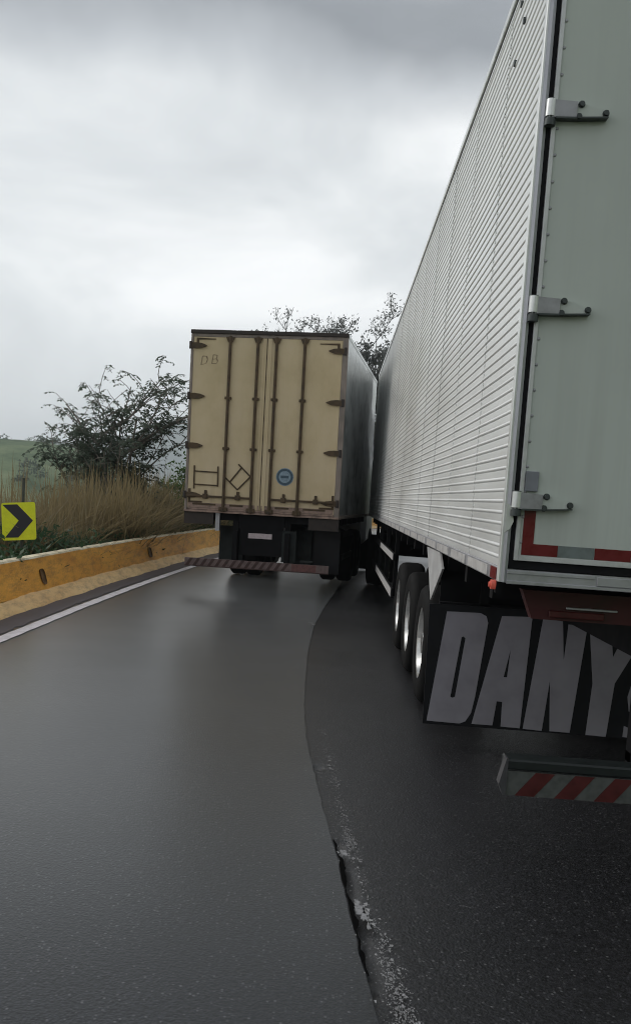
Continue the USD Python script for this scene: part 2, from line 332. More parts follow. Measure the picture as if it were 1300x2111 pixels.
# worn centre line: flakes of paint that are left
WORN = np.array([(.02, 6.6), (.05, 6.4), (.12, 5.35), (.18, 4.53), (.24, 4.03), (.28, 3.6), (.31, 3.25), (.35, 2.85), (.38, 2.4)])[::-1]
V, F = [], []
def flake(x, y, r, z=-.0005, stretch=1.6):
    n = rg.integers(5, 8); a = np.sort(rg.random(n)) * 2 * np.pi
    rr = r * (.5 + .6 * rg.random(n)); k = sum(len(q) for q in V)
    V.append(np.stack([x + np.cos(a) * rr, y + np.sin(a) * rr * stretch, np.full(n, z)], 1))
    F.extend([[k, k + s, k + s + 1] for s in range(1, n - 1)])
cl_n = 0
while cl_n < 2600:
    y = 2.4 + 4.15 * rg.random() ** 1.0
    dens = meshkit.noise(np.array([y * 4.1, 0, 0]), 21) * (1.15 if y < 3.6 else .8 if y < 5 else .62)
    if rg.random() > dens * dens * 1.5: continue
    x = np.interp(y, WORN[:, 1], WORN[:, 0]) + rg.normal(0, .016 + .008 * (y < 3.4))
    flake(x, y, rg.choice([.0016, .0028, .0045, .0075], p=[.45, .33, .17, .05])); cl_n += 1
for k in range(260):
    y = rg.uniform(2.5, 6.5); flake(seam_x(y) + rg.normal(.07, .05), y, rg.choice([.002, .004]))
for (x, y, r, n) in [(.150, 4.235, .012, 9), (.235, 3.63, .017, 14), (.26, 3.52, .014, 9), (.185, 4.20, .006, 6), (.232, 4.16, .008, 8), (-.055, 5.50, .004, 4), (-.20, 12.0, .03, 4)]:
    for _ in range(n): flake(x + rg.normal(0, r * .6), y + rg.normal(0, r * 2.0), r * rg.uniform(.4, 1.1), .006)
f = trimesh.Trimesh(np.vstack(V), np.array(F), process=False)
obj('centre_line', up_facing(f), 'paint_flake', kind='structure')
V, F = [], []
for (x, y, r, st) in [(.158, 4.235, .016, 1.5), (.172, 4.21, .008, 1.5), (.210, 3.70, .012, 2.2), (.218, 3.64, .017, 2.2), (.236, 3.575, .014, 2.0), (.252, 3.61, .007, 2.0), (.252, 3.49, .006, 2.2), (.205, 4.17, .006, 2.), (-.16, 11.9, .035, .6)]:
    n = 15; a = np.arange(n) * 2 * np.pi / n; rr = r * (.55 + .75 * rg.random(n))
    V.append(Polygon(np.stack([x + np.cos(a) * rr, y + np.sin(a) * rr * st], 1)).buffer(.0015))
from shapely import union_all
un = union_all(V); parts_ = [trimesh.creation.extrude_polygon(q, .003, engine='earcut') for q in getattr(un, 'geoms', [un])]
for q in parts_: q.apply_translation([0, 0, .0045])
obj('pale_blobs', cat_(parts_), 'blob_grey', kind='structure')  # flat pale grey blobs along the seam

# white edge line and dirty shoulder beside the barrier
yl = np.concatenate([np.arange(-5, 40, .12), np.arange(40, 150, 2)])
e0 = -3.345 + bend(yl) + jag(yl, 8, .012); e1 = -3.205 + bend(yl) + jag(yl, 9, .012)
obj('edge_line', up_facing(grid(np.stack([e0, (e0 + e1) / 2, e1], 1), np.stack([yl] * 3, 1), np.full((len(yl), 3), .008))), 'line_white', kind='structure')
s0 = -4.3 + bend(yl); s1 = -3.40 + bend(yl) + jag(yl, 14, .05)
obj('shoulder', up_facing(grid(np.stack([s0, s0 * .5 + s1 * .5, s1], 1), np.stack([yl] * 3, 1), np.full((len(yl), 3), .0065) + np.array([[.012, .003, 0]]))), 'shoulder_dirt', kind='structure')

# terrain: verge beyond the barrier drops to a valley, grassy hill on the left
def ax(lo, hi, d0, k):
    a = [0.]
    while a[-1] < max(hi, -lo): a.append(a[-1] + d0 + k * a[-1])
    a = np.array(a); return np.unique(np.concatenate([-a[a <= -lo], a[a <= hi]]))
gx, gy = ax(-1700, 1700, .9, .055), ax(-480, 3350, 1.2, .05)
X, Y = np.meshgrid(gx, gy, indexing='ij')
off = X - bend(np.clip(Y, -100, 160))
drop = np.where(off < 0, np.clip((-off - 6.5) / 30, 0, 1), 0); drop = drop * drop * (3 - 2 * drop)
Z = -.06 - np.clip(-off - 4.1, 0, 3) * .12 - 13 * drop
rise = np.clip((off - 6.2) / 16, 0, 1)
Z += np.where(off > 0, 13 * rise * rise * (3 - 2 * rise), 0)  # unseen right bank, raised higher to cut light coming from behind
bk = np.clip((-Y - 42) / 90, 0, 1) * np.clip((X + 60) / 50, 0, 1)
Z = Z * (1 - bk * .6) + 46 * bk * bk * (3 - 2 * bk)  # unseen hill behind the camera, added to keep light off rear faces
hill = 25.5 * np.exp(-((Y - 270) / 95) ** 2) / (1 + np.exp((X + 58) / 5.0))
Z += hill * np.clip(-off / 40, 0, 1) * (.93 + .14 * meshkit.fbm(np.stack([X * .02, Y * .02, X * 0], -1), 4, 2))
Z += (meshkit.fbm(np.stack([X * .012, Y * .012, X * 0], -1), 4, 6) - .5) * 3 * drop
Z += (meshkit.fbm(np.stack([X * .5, Y * .5, X * 0], -1), 3, 6) - .5) * .12 * (off < -4.4)
obj('ground', up_facing(grid(X, Y, Z)), 'grass_ground', smooth=True, kind='structure')

mx_, my_ = np.linspace(-1150, 500, 90), np.linspace(2050, 3200, 50)
X, Y = np.meshgrid(mx_, my_, indexing='ij')
ridge = 285 * np.exp(-((Y - 2600) / 260) ** 2) * (.62 * np.exp(-((X + 470) / 210) ** 2) + .40 * np.exp(-((X + 170) / 200) ** 2) + .33 * np.exp(-((X + 800) / 160) ** 2))
Z = -16 + ridge * (.88 + .3 * meshkit.fbm(np.stack([X * .006, Y * .006, X * 0], -1), 5, 3))
obj('mountain', up_facing(grid(X, Y, Z)), 'mountain', smooth=True, kind='structure')
hz = box(-1750, 1750, -520, 3400, -40, 150)
obj('haze', hz, 'haze', kind='stuff')

# ------------------------------------------------------------------ barrier
bar = thing('barrier', 'low ochre-painted concrete barrier with pale worn top edge along the left of the bend', 'barrier')
def sweep(profile, y):
    p = np.array(profile)
    return grid(bend(y)[:, None] + p[None, :, 0], np.repeat(y[:, None], len(p), 1), np.repeat(p[None, :, 1], len(y), 0))
yb = np.concatenate([np.arange(-12, 3, 1.), np.arange(3, 34, .1), np.arange(34, 120, 1.5)])
def wob(g, a, seed):
    v = g.vertices; n = meshkit.fbm(v * [3.2, 2.1, 4.5], 4, seed) - .5
    v[:, 0] += n * a * 2; v[:, 2] += (meshkit.fbm(v * [3, 1.3, 3] + 7, 3, seed) - .5) * a; return g
obj('wall', wob(sweep([(-3.905, .145), (-3.955, .40), (-3.975, .592)][::-1] + [], yb), .014, 31), 'barrier_face', bar, smooth=40)
obj('back_wall', sweep([(-4.115, .60), (-4.14, -.6)], yb), 'barrier_face', bar, smooth=40)
obj('coping', wob(sweep([(-3.974, .588), (-3.990, .612), (-4.10, .615), (-4.118, .590)], yb), .012, 32), 'barrier_cap', bar, smooth=40)
toe = sweep([(-3.70, -.01), (-3.745, .045), (-3.80, .085), (-3.865, .135), (-3.912, .152)], yb)
toe = wob(toe, .06, 33)
obj('toe', toe, 'barrier_toe', bar, smooth=50)
def on_wall(y, z): # a point on the wall's face
    return float(bend(y)) - 3.905 - .05 * (z - .145) / .255
hole_v, hole_f = [], []
for (yy0, yy1, z0, z1) in [(12.32, 12.50, .22, .44), (18.35, 18.6, .22, .42)]:
    ps = []
    for k in range(14):
        a = k / 14 * 2 * math.pi; yv = (yy0 + yy1) / 2 + .5 * (yy1 - yy0) * math.copysign(abs(math.cos(a)) ** .6, math.cos(a)) - .10 * math.sin(a) * .5
        zv = (z0 + z1) / 2 + .5 * (z1 - z0) * math.copysign(abs(math.sin(a)) ** .6, math.sin(a)); ps.append((yv, zv))
    rim_ = [(on_wall(q[0], q[1]) + .022, q[0], q[1]) for q in ps]; deep = [(on_wall(q[0], q[1]) + .004, q[0] * .9 + (yy0 + yy1) * .05, q[1] * .9 + (z0 + z1) * .05) for q in ps]
    vv = np.array(rim_ + deep + [np.mean(deep, 0)]); ff = []
    for k in range(14):
        j = (k + 1) % 14; ff += [[k, j, 14 + j], [k, 14 + j, 14 + k], [14 + k, 14 + j, 28]]
    obj('drain_scar', trimesh.Trimesh(vv, ff, process=False), 'drain_dark', bar)

# ------------------------------------------------------------------ wheels
def wheel(parent, x, y, r=.50, w=.27, side=-1, rim='rim', dual=True):
    """wheel whose outer face looks along side*x at x"""
    wx = UsdGeom.Xform.Define(stage, path_of('wheel', str(parent.GetPath()))).GetPrim()
    prof = [(.30, 0), (.40, -.012), (.46, .0), (.49, .03), (r, .07), (r, w - .07), (.49, w - .03), (.46, w), (.30, w)]
    def rev(pr, n=36):
        a = np.arange(n) * 2 * np.pi / n; P = np.array(pr)
        Xr = x - side * P[:, 1][None] + 0 * a[:, None]; Yr = y + P[:, 0][None] * np.cos(a)[:, None]; Zr = r + P[:, 0][None] * np.sin(a)[:, None]
        Xr, Yr, Zr = (np.vstack([q, q[:1]]) for q in (Xr, Yr, Zr)); g = grid(Xr, Yr, Zr)
        if side > 0: g.invert()
        return g
    ty = rev(prof)
    if dual: t2 = ty.copy(); t2.apply_translation([-side * (w + .05), 0, 0]); ty = cat_([ty, t2])
    obj('tyre', ty, 'tyre', wx, smooth=40)
    rp = [(.02, .02), (.085, .02), (.10, .05), (.13, .085), (.19, .10), (.235, .10), (.262, .055), (.285, .012), (.305, .004)]
    obj('rim', rev(rp), rim, wx, smooth=35)
    nuts = [cyl((x - side * .105, y + .165 * math.cos(a), r + .165 * math.sin(a)), (x - side * .072, y + .165 * math.cos(a), r + .165 * math.sin(a)), .016, 6) for a in np.arange(10) * 2 * np.pi / 10]
    obj('wheel_nuts', nuts, 'hinge_steel', wx, kind='stuff')

# ------------------------------------------------------------------ right trailer (its own frame: x across, y forward, z up)
RX, RY = .7637, 4.127
RL = 15.9
TOP, SIDEB, RAILB = 4.36, 1.413, 1.3455
T = thing('semi_trailer', 'nearest truck trailer with ribbed silver aluminium side and big DANY mud flap', 'trailer', (RX, RY, 0))
pitch = .0505
prof_x, prof_z = [], []
z = SIDEB
ztop = TOP - .10
while z + pitch < ztop:
    for dz, dx in [(0, 0), (.012, -.0005), (.026, -.0005), (.033, 0), (.0355, -.0035), (.0405, -.0065), (.0455, -.0052), (.049, -.002)]:
        prof_z.append(z + dz); prof_x.append(dx)
    z += pitch
prof_x += [0, 0]; prof_z += [z, ztop]
seams = [.034, .985] + [.985 + 1.12 * k for k in range(1, 13)] + [RL - .05]
rgp = np.random.default_rng(8)
for a, b in zip(seams[:-1], seams[1:]):
    yy_ = np.array([a + .003, (a + b) / 2, b - .003]); o = rgp.uniform(-.0015, .0015)
    bow = np.array([0, rgp.uniform(-.002, .002), 0])
    P = np.array(prof_x)[None] + o + bow[:, None]
    g = grid(P, np.repeat(yy_[:, None], len(prof_x), 1), np.repeat(np.array(prof_z)[None], 3, 0)); g.invert()
    obj('side_panel', g, 'aluminium', T, smooth=50)
objs('seam_backing', [box(.006, .012, s - .02, s + .02, SIDEB, ztop) for s in seams[1:-1]], 'rubber', T)
ri = []
for s in seams[1:-1]:
    for k in range(0, 57, 1):
        zc = SIDEB + pitch * k + .018
        if zc < ztop and s < 9: ri += [trimesh.creation.box([.006, .011, .011], trimesh.transformations.translation_matrix([-.003, s + dy, zc])) for dy in (-.014,)]
obj('side_rivets', ri, 'aluminium', T, kind='stuff')
objs('panel_bolt', [cyl((-.012, y, z), (.0, y, z), .017, 8) for (y, z) in [(.72, TOP - .16), (.50, TOP - .20), (.60, TOP - .30), (.78, TOP - .42)]], 'bolt_dark', T)
objs('top_rail', [box(-.012, .05, 0, RL, TOP - .055, TOP, .006), box(-.004, .04, 0, RL, TOP - .10, TOP - .080, .002)], 'aluminium_bright', T)
obj('rail_groove', box(.0, .03, .01, RL - .01, TOP - .082, TOP - .052), 'rubber', T)
obj('bottom_rail', box(-.010, .06, .034, RL, RAILB, SIDEB - .001, .004), 'hinge_steel', T)
for k in range(20):
    y0 = .29 + k * .76
    if y0 + .7 < RL: obj('reflector', box(-.0135, -.0095, y0, y0 + (.62 if k % 2 else .64), RAILB + .008, SIDEB - .012), 'white_tape', T)
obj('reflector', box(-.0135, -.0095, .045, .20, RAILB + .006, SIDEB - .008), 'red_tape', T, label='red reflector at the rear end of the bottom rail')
# box body behind the skins
obj('body', [box(.012, 2.588, .06, RL - .01, SIDEB, TOP - .01), box(.02, 2.58, .06, RL - .02, RAILB + .01, SIDEB)], 'rubber', T)
obj('roof', box(.0, 2.6, .0, RL, TOP - .004, TOP + .012, .004), 'aluminium', T)
obj('right_side', box(2.588, 2.60, .03, RL, RAILB, TOP - .005), 'aluminium', T)
obj('front_wall', box(.04, 2.56, RL - .02, RL, RAILB, TOP - .005), 'dull_aluminium', T)
for x0 in (-.006, 2.53):
    obj('front_post', box(x0, x0 + .075, RL - .06, RL + .012, RAILB, TOP, .02), 'aluminium_bright', T)
# rear corner posts
for x0, x1, sgn in ((0., .03, 1), (2.57, 2.60, -1)):
    pts = [(x0 - .004 * (sgn > 0), 0), (x0 + .016, -.006), (x1, .004), (x1, .04), (x0, .04)] if sgn > 0 else [(x0, .004), (x0 + .014, -.006), (x1 + .004, 0), (x1, .04), (x0, .04)]
    e = trimesh.creation.extrude_polygon(Polygon(pts), TOP - RAILB, engine='earcut'); e.apply_translation([0, 0, RAILB])
    obj('corner_post', e, 'aluminium_post', T)
obj('post_lip', box(-.010, .003, -.003, .040, RAILB, TOP, .003), 'aluminium_bright', T)
obj('post_patch', prism_xz([(.0, 1.57), (.022, 1.585), (.036, 1.62), (.022, 1.685), (.0, 1.70)], -.012, -.0065), 'aluminium_bright', T, label='dented pale patch low on the corner post')
objs('gasket', [box(.03, .056, .012, .05, SIDEB + .01, TOP - .05), box(.03, 2.57, .014, .05, SIDEB - .004, SIDEB + .032), box(1.296, 1.304, .004, .05, SIDEB + .03, TOP - .06)], 'rubber', T)
obj('rear_header', box(.03, 2.57, -.002, .06, TOP - .055, TOP, .004), 'aluminium_post', T)
# doors
for k, (x0, x1) in enumerate(((.052, 1.296), (1.304, 2.548))):
    obj('door', box(x0 + .018, x1 - .018, .004, .045, SIDEB + .05, TOP - .08), 'door_grey', T)
    zb, zt = SIDEB + .034, TOP - .06
    objs('door_frame', [box(x0, x0 + .019, -.004, .03, zb, zt, .002), box(x1 - .019, x1, -.004, .03, zb, zt, .002), box(x0 + .019, x1 - .019, -.0035, .03, zb, zb + .024, .002), box(x0 + .019, x1 - .019, -.0035, .03, zt - .024, zt, .002)], 'door_frame', T)
    rv = []
    for xr in (x0 + .026, x1 - .026):
        for q in range(25): rv.append(trimesh.creation.icosphere(1, .0075, )); rv[-1].apply_scale([1, .5, 1]); rv[-1].apply_translation([xr, .003, 1.53 + q * .112])
    obj('door_rivets', rv, 'hinge_steel', T, smooth=True, kind='stuff')
def strap(zc, flip=False):
    f_ = (lambda P: [(2.6 - a, b) for a, b in P]) if flip else (lambda P: P)
    hx = lambda a: 2.6 - a if flip else a
    h = UsdGeom.Xform.Define(stage, path_of('hinge', str(T.GetPath()))).GetPrim()
    obj('hinge_plate', prism_xz(f_([(.030, zc - .036), (.150, zc - .030), (.150, zc + .034), (.030, zc + .038)]), -.034, -.016), 'hinge_steel', h)
    obj('hinge_strap', prism_xz(f_([(.146, zc - .034), (.275, zc - .022), (.286, zc - .008), (.280, zc + .006), (.160, zc + .034), (.146, zc + .034)]), -.024, .003), 'door_grey', h)
    obj('hinge_shade', prism_xz(f_([(.060, zc - .040), (.150, zc - .037), (.284, zc - .026), (.284, zc - .020), (.150, zc - .030), (.060, zc - .033)]), -.036, .003), 'bolt_dark', h)  # dark strip painting in the shade below the strap
    obj('hinge_pin', [cyl((hx(.040), -.018, zc - .062), (hx(.040), -.018, zc + .044), .017, 12), cyl((hx(.040), -.018, zc - .068), (hx(.040), -.018, zc - .040), .024, 10)], 'bolt_dark', h, smooth=40)
    obj('hinge_knuckle', cyl((hx(.040), -.018, zc - .030), (hx(.040), -.018, zc + .040), .022, 12), 'aluminium_bright', h, smooth=40)
    for bx_, bz in ((.168, .026), (.160, -.026), (.274, -.006)):
        obj('bolt', [cyl((hx(bx_), -.040, zc + bz), (hx(bx_), -.018, zc + bz), .0115, 6), cyl((hx(bx_), -.028, zc + bz), (hx(bx_), -.022, zc + bz), .015, 10)], 'bolt_dark', h)
for zc in (1.712, 2.562, 3.390, 4.21):
    strap(zc); strap(zc, True)
obj('name_plate', box(.074, .130, -.012, .003, 1.758, 1.846, .002), 'plate_grey', T)
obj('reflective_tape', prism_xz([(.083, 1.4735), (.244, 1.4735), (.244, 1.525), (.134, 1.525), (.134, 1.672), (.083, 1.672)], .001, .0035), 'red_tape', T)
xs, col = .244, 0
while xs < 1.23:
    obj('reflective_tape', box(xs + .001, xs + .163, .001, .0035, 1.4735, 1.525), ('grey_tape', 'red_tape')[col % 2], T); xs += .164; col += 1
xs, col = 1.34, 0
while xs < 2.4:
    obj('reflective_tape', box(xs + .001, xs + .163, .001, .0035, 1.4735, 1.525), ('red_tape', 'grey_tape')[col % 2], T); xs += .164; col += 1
for xr in (.80, 1.20, 1.40, 1.80): obj('lock_rod', cyl((xr, -.03, 1.45), (xr, -.03, TOP - .08), .014, 10), 'hinge_steel', T, smooth=40)
# rear sill beam
objs('rear_sill', [box(.028, 2.572, .0, .10, RAILB - .004, SIDEB - .008), box(.028, .42, -.006, .0, 1.386, 1.402, .002), box(.028, 2.572, -.006, .0, RAILB - .006, RAILB + .010, .002)], 'aluminium_post', T)
obj('sill_plate', box(.43, 2.17, -.008, -.001, RAILB + .012, SIDEB - .016, .002), 'aluminium_post', T)
obj('marker_light', [cyl((-.028, .075, 1.326), (-.004, .075, 1.326), .022, 14), cyl((-.036, .075, 1.326), (-.028, .075, 1.326), .012, 14)], 'marker_lit', T, smooth=40)
obj('marker_bracket', box(-.006, .02, .05, .10, 1.29, RAILB), 'chassis_black', T)
# red rear light bar under the sill, chassis, axles
obj('light_bar', prism_xz([(.150, 1.300), (2.45, 1.300), (2.38, 1.165), (.205, 1.165)], .22, .30), 'chassis_red', T)
obj('light_bar_streak', box(.36, .60, .205, .2195, 1.222, 1.232, .002), 'aluminium_post', T)  # pale strip standing for a shiny streak on the bar
for x0 in (.28, 2.06):
    obj('tail_lamp', box(x0, x0 + .26, .200, .2195, 1.180, 1.212, .004), 'stripe_red', T)
objs('chassis_rail', [box(.78, .90, .30, 14.5, .98, RAILB + .005), box(1.70, 1.82, .30, 14.5, .98, RAILB + .005)] + [box(.06, 2.54, y, y + .08, 1.22, RAILB + .005) for y in np.arange(.5, 15, .9)] + [box(.9, 1.7, y, y + .1, 1.02, 1.25) for y in np.arange(.32, 14, 1.6)], 'chassis_black', T)
AX = [3.62, 4.98, 6.34]
for ya in AX:
    for xw, sd in ((.035, -1), (2.565, 1)): wheel(T, xw, ya, side=sd)
    objs('axle', [cyl((.25, ya, .50), (2.35, ya, .50), .075, 12), box(.7, .98, ya - .55, ya + .55, .62, .78), box(1.62, 1.9, ya - .55, ya + .55, .62, .78)], 'chassis_black', T)
obj('mudguard', prism_yz([(3.30, 1.33), (2.42, 1.338), (2.20, 1.235), (2.78, .955), (2.95, 1.08)], .006, .020), 'mudguard', T)
obj('mudguard', prism_yz([(3.30, 1.33), (2.42, 1.338), (2.20, 1.235), (2.78, .955), (2.95, 1.08)], 2.58, 2.594), 'mudguard', T)
# undertray that carries the flap
FY = 6.40 - RY
objs('flap_bar', [box(.02, 2.56, FY + .01, FY + .06, .955, 1.0), box(.3, .36, FY + .01, FY + .06, .99, RAILB), box(2.24, 2.30, FY + .01, FY + .06, .99, RAILB), box(.03, 2.57, FY + .12, FY + .14, .97, RAILB + .004)], 'chassis_black', T)
flp = UsdGeom.Xform.Define(stage, path_of('mud_flap', str(T.GetPath()))).GetPrim()
obj('flap', prism_xz([(-.035, .132), (2.62, .132), (2.60, .985), (-.052, .985)], FY, FY + .012), 'flap_black', flp)
LET = {
 'D': ([(.834, .939), (1.067, .944), (1.109, .924), (1.124, .879), (1.077, .354), (1.058, .236), (1.023, .174), (.984, .156), (.753, .160)], [[(.949, .765), (.962, .772), (.976, .759), (.937, .343), (.920, .334), (.905, .341)]]),
 'A': ([(1.216, .934), (1.426, .942), (1.406, .154), (1.272, .156), (1.268, .331), (1.230, .333), (1.214, .160), (1.068, .160)], [[(1.296, .707), (1.287, .507), (1.263, .508)]]),
 'N': ([(1.501, .936), (1.638, .928), (1.668, .654), (1.679, .909), (1.811, .901), (1.755, .148), (1.614, .149), (1.586, .508), (1.560, .147), (1.427, .152)], []),
 'Y': ([(1.830, .874), (1.978, .873), (2.006, .702), (2.069, .868), (2.206, .861), (2.035, .519), (2.008, .138), (1.866, .142), (1.882, .507)], []),
 'S': ([(2.300, .600), (2.230, .600), (2.160, .560), (2.132, .430), (2.150, .330), (2.230, .280), (2.230, .215), (2.180, .205), (2.127, .225), (2.124, .147), (2.230, .138), (2.300, .170), (2.322, .260), (2.300, .340), (2.222, .400), (2.222, .480), (2.250, .500), (2.300, .490)], []),
}
for k, (o_, hs) in LET.items():
    sc = 6.40 / 6.38
    fx = lambda P: [((a * sc) - RX, CAM_H - (CAM_H - b) * sc) for a, b in P]
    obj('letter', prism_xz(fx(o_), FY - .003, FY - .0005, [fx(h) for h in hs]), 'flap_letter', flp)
# side guard ahead of the wheels
objs('side_guard', [box(.0, .03, 7.12, 12.6, .955, 1.045, .004), box(.0, .03, 7.05, 12.6, .505, .625, .004)] , 'chassis_black', T)
obj('guard_reflector', box(-.004, -.0005, 7.18, 10.2, .960, 1.040), 'white_tape', T)
obj('guard_reflector', box(-.004, -.0005, 7.12, 11.2, .515, .615), 'white_tape', T)
objs('guard_post', [box(.03, .08, y, y + .06, .505, RAILB) for y in (7.3, 9.2, 11.1, 12.4)], 'chassis_black', T)
objs('landing_gear', [box(.35, .47, 12.8, 12.92, .25, RAILB), box(2.13, 2.25, 12.8, 12.92, .25, RAILB), box(.28, .54, 12.72, 13.0, .20, .25), box(2.06, 2.32, 12.72, 13.0, .20, .25)], 'chassis_black', T)
# unseen tractor, turned into the bend, added to block light between the trucks
def turned(ms, kx=1.3, ky=14.9, a=-.15):
    g_ = cat_(ms) if isinstance(ms, list) else ms; R_ = trimesh.transformations.rotation_matrix(a, [0, 0, 1], [kx, ky, 0]); g_.apply_transform(R_); return g_
obj('cab', turned(box(.06, 2.54, 16.55, 18.6, .55, 3.75, .12)), 'cab_dark', T)
obj('cab_frame', turned([box(.85, .95, 13.6, 18.4, .75, 1.05), box(1.65, 1.75, 13.6, 18.4, .75, 1.05), box(.1, 2.5, 16.2, 16.5, .5, 1.2)]), 'chassis_black', T)
for sd_, x0 in ((-1, .10), (1, 2.22)):
    for yt in (14.2, 15.55, 17.7):
        w_ = turned(cyl((x0, yt, .5), (x0 + .28, yt, .5), .5, 24)); obj('tractor_tyre', w_, 'tyre', T, smooth=40)
# underrun bumper
bmp = UsdGeom.Xform.Define(stage, path_of('rear_bumper', str(T.GetPath()))).GetPrim()
obj('bumper_beam', box(.100, 2.50, .0, .12, .492, .540, .008), 'bumper_grey', bmp)
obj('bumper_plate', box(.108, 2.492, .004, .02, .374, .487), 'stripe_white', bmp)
obj('bumper_end', prism_xz([(.100, .545), (.108, .545), (.1085, .374), (.096, .372), (.073, .425)], -.004, .06), 'bumper_end', bmp)
xs = .150
while xs < 2.40:
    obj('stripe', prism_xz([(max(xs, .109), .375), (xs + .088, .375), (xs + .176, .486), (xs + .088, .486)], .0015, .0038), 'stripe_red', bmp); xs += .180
objs('bumper_arm', [box(x, x + .08, .06, .5, .40, .50) for x in (.8, 1.72)] + [box(x, x + .08, .42, .5, .45, 1.2) for x in (.8, 1.72)], 'chassis_black', bmp)

# ------------------------------------------------------------------ left truck
LYAW, LLEAN = .1263, -.0169
# lean turns about a line 1 m above the road
lx = -2.4857 - math.sin(LLEAN) * math.cos(LYAW); ly = 15.3575 + math.sin(LLEAN) * math.sin(LYAW); lz = 1 - math.cos(LLEAN)
K = thing('box_truck', 'old cream box truck with rusty door rods and blue round emblem, in the left lane', 'truck', (lx, ly, lz), -LYAW, LLEAN)
LB, LT_, LW, LL = 1.2785, 4.26, 2.6, 5.6
obj('body', box(.02, LW - .012, .05, LL - .01, LB + .03, LT_ - .02), 'rust_dark', K)
obj('roof', box(0, LW, .0, LL, LT_ - .012, LT_, .004), 'dull_aluminium', K)
for xa, xb in ((0., .012), (LW - .012, LW)):
    for k in range(5):
        a = .06 + k * 1.11; obj('side_panel', box(xa + rgp.uniform(0, .001), xb, a + .002, min(a + 1.106, LL), LB + .06, LT_ - .06), 'dull_aluminium', K)
    obj('side_rail', box(xa - .004, xb + .004, .05, LL, LB, LB + .06, .004), 'post_rust', K)
    obj('side_top_rail', box(xa - .006, xb + .006, .05, LL, LT_ - .06, LT_, .004), 'dull_aluminium', K)
obj('front_wall', box(.0, LW, LL - .01, LL, LB, LT_), 'dull_aluminium', K)
# rear frame
obj('header', box(-.004, LW + .004, -.03, .06, LT_ - .055, LT_ + .006, .006), 'rust_dark', K)
obj('header_strip', box(.05, LW - .05, -.006, .05, LT_ - .105, LT_ - .056), 'post_rust', K)
obj('rear_post', box(0, .045, -.012, .06, LB, LT_ - .056, .006), 'post_rust', K)
obj('rear_post', box(LW - .085, LW, -.012, .06, LB, LT_ - .056, .006), 'post_rust', K)
objs('sill', [box(.0, LW, -.02, .06, LB - .0, LB + .035, .004), box(.05, LW - .09, -.012, .06, LB + .040, LB + .07, .004)], 'worn_pink', K)
xm = 1.279
for x0, x1 in ((.047, xm - .008), (xm + .008, LW - .088)):
    obj('door', box(x0, x1, .0, .05, LB + .073, LT_ - .108), 'door_cream', K)
    obj('door_kick', box(x0 + .01, x1 - .01, -.004, -.0005, LB + .075, LB + .155), 'worn_pink', K)
obj('door_seam', box(xm - .0075, xm + .0075, -.003, .03, LB + .07, LT_ - .106), 'rust', K)
for dx in (-.060, .060):
    obj('door_edge', box(xm + dx - .018, xm + dx + .018, -.008, -.0005, LB + .075, LT_ - .110), 'door_cream', K)
for xr in (.668, 1.130, 1.440, 1.904):
    r_ = UsdGeom.Xform.Define(stage, path_of('lock_rod', str(K.GetPath()))).GetPrim()
    obj('rod', cyl((xr, -.032, LB + .02), (xr, -.032, LT_ - .09), .025, 10), 'rust', r_, smooth=40)
    for zk in (2.345, 3.168):
        obj('rod_guide', [box(xr - .055, xr + .055, -.05, -.0005, zk - .022, zk + .022, .008)], 'rust', r_)
    objs('rod_keeper', [prism_xz([(xr - .075, LT_ - .105), (xr + .075, LT_ - .105), (xr + .035, LT_ - .19), (xr - .035, LT_ - .19)], -.046, -.02), box(xr - .07, xr + .07, -.05, -.013, LB + .03, LB + .10, .008)], 'rust', r_)
    obj('rod_shadow_strip', box(xr - .034, xr + .034, -.004, -.0006, LB + .16, LT_ - .19), 'rust', r_, label='rust stain behind the rod') if False else None
for xa, xb in ((.06, .655), (.69, 1.12), (1.455, 1.89), (1.92, 2.49)):
    h = UsdGeom.Xform.Define(stage, path_of('lock_handle', str(K.GetPath()))).GetPrim()
    xc = (xa + xb) / 2
    obj('handle_bar', box(xa, xb, -.055, -.030, 1.525, 1.560, .006), 'rust', h)
    obj('handle_catch', [box(xc - .040, xc + .040, -.065, -.0005, 1.505, 1.585, .008), box(xc - .022, xc + .022, -.03, -.0005, 1.585, 1.645, .006)], 'rust', h)
    obj('handle_stain', box(xa + .08, xb - .12, -.0075, -.0045, 1.395, 1.425), 'rust', h)
for zc in (4.010, 3.187, 2.375, 1.56):
    for fl in (0, 1):
        q = (lambda P: [(2.565 - a, b - .030) for a, b in P]) if fl else (lambda P: P)
        h = UsdGeom.Xform.Define(stage, path_of('hinge', str(K.GetPath()))).GetPrim()
        obj('hinge_strap', prism_xz(q([(.0, zc - .040), (.10, zc - .050), (.185, zc - .042), (.272, zc - .008), (.272, zc + .006), (.19, zc + .036), (.10, zc + .046), (.0, zc + .040)]), -.030, -.0125), 'rust', h)
        obj('hinge_pin', cyl((q([(.0, zc)])[0][0], -.02, zc - .06 - .03 * fl), (q([(.0, zc)])[0][0], -.02, zc + .06 - .03 * fl), .024, 10), 'rust_dark', h, smooth=40)
for fl in (0, 1):   # rusty corner brackets above the top hinges
    q = (lambda P: [(2.565 - a, b - .03) for a, b in P]) if fl else (lambda P: P)
    obj('corner_bracket', prism_xz(q([(.095, 4.02), (.135, 4.02), (.135, 4.105), (.42, 4.112), (.42, 4.125), (.095, 4.135)]), -.010, -.0005), 'rust', K)
    q2 = (lambda P: [(2.565 - a, b) for a, b in P]) if fl else (lambda P: P)
    obj('corner_bracket', prism_xz(q2([(.06, 1.43), (.30, 1.43), (.30, 1.46), (.10, 1.46), (.10, 1.66), (.06, 1.66)]), -.010, -.0045), 'rust', K)
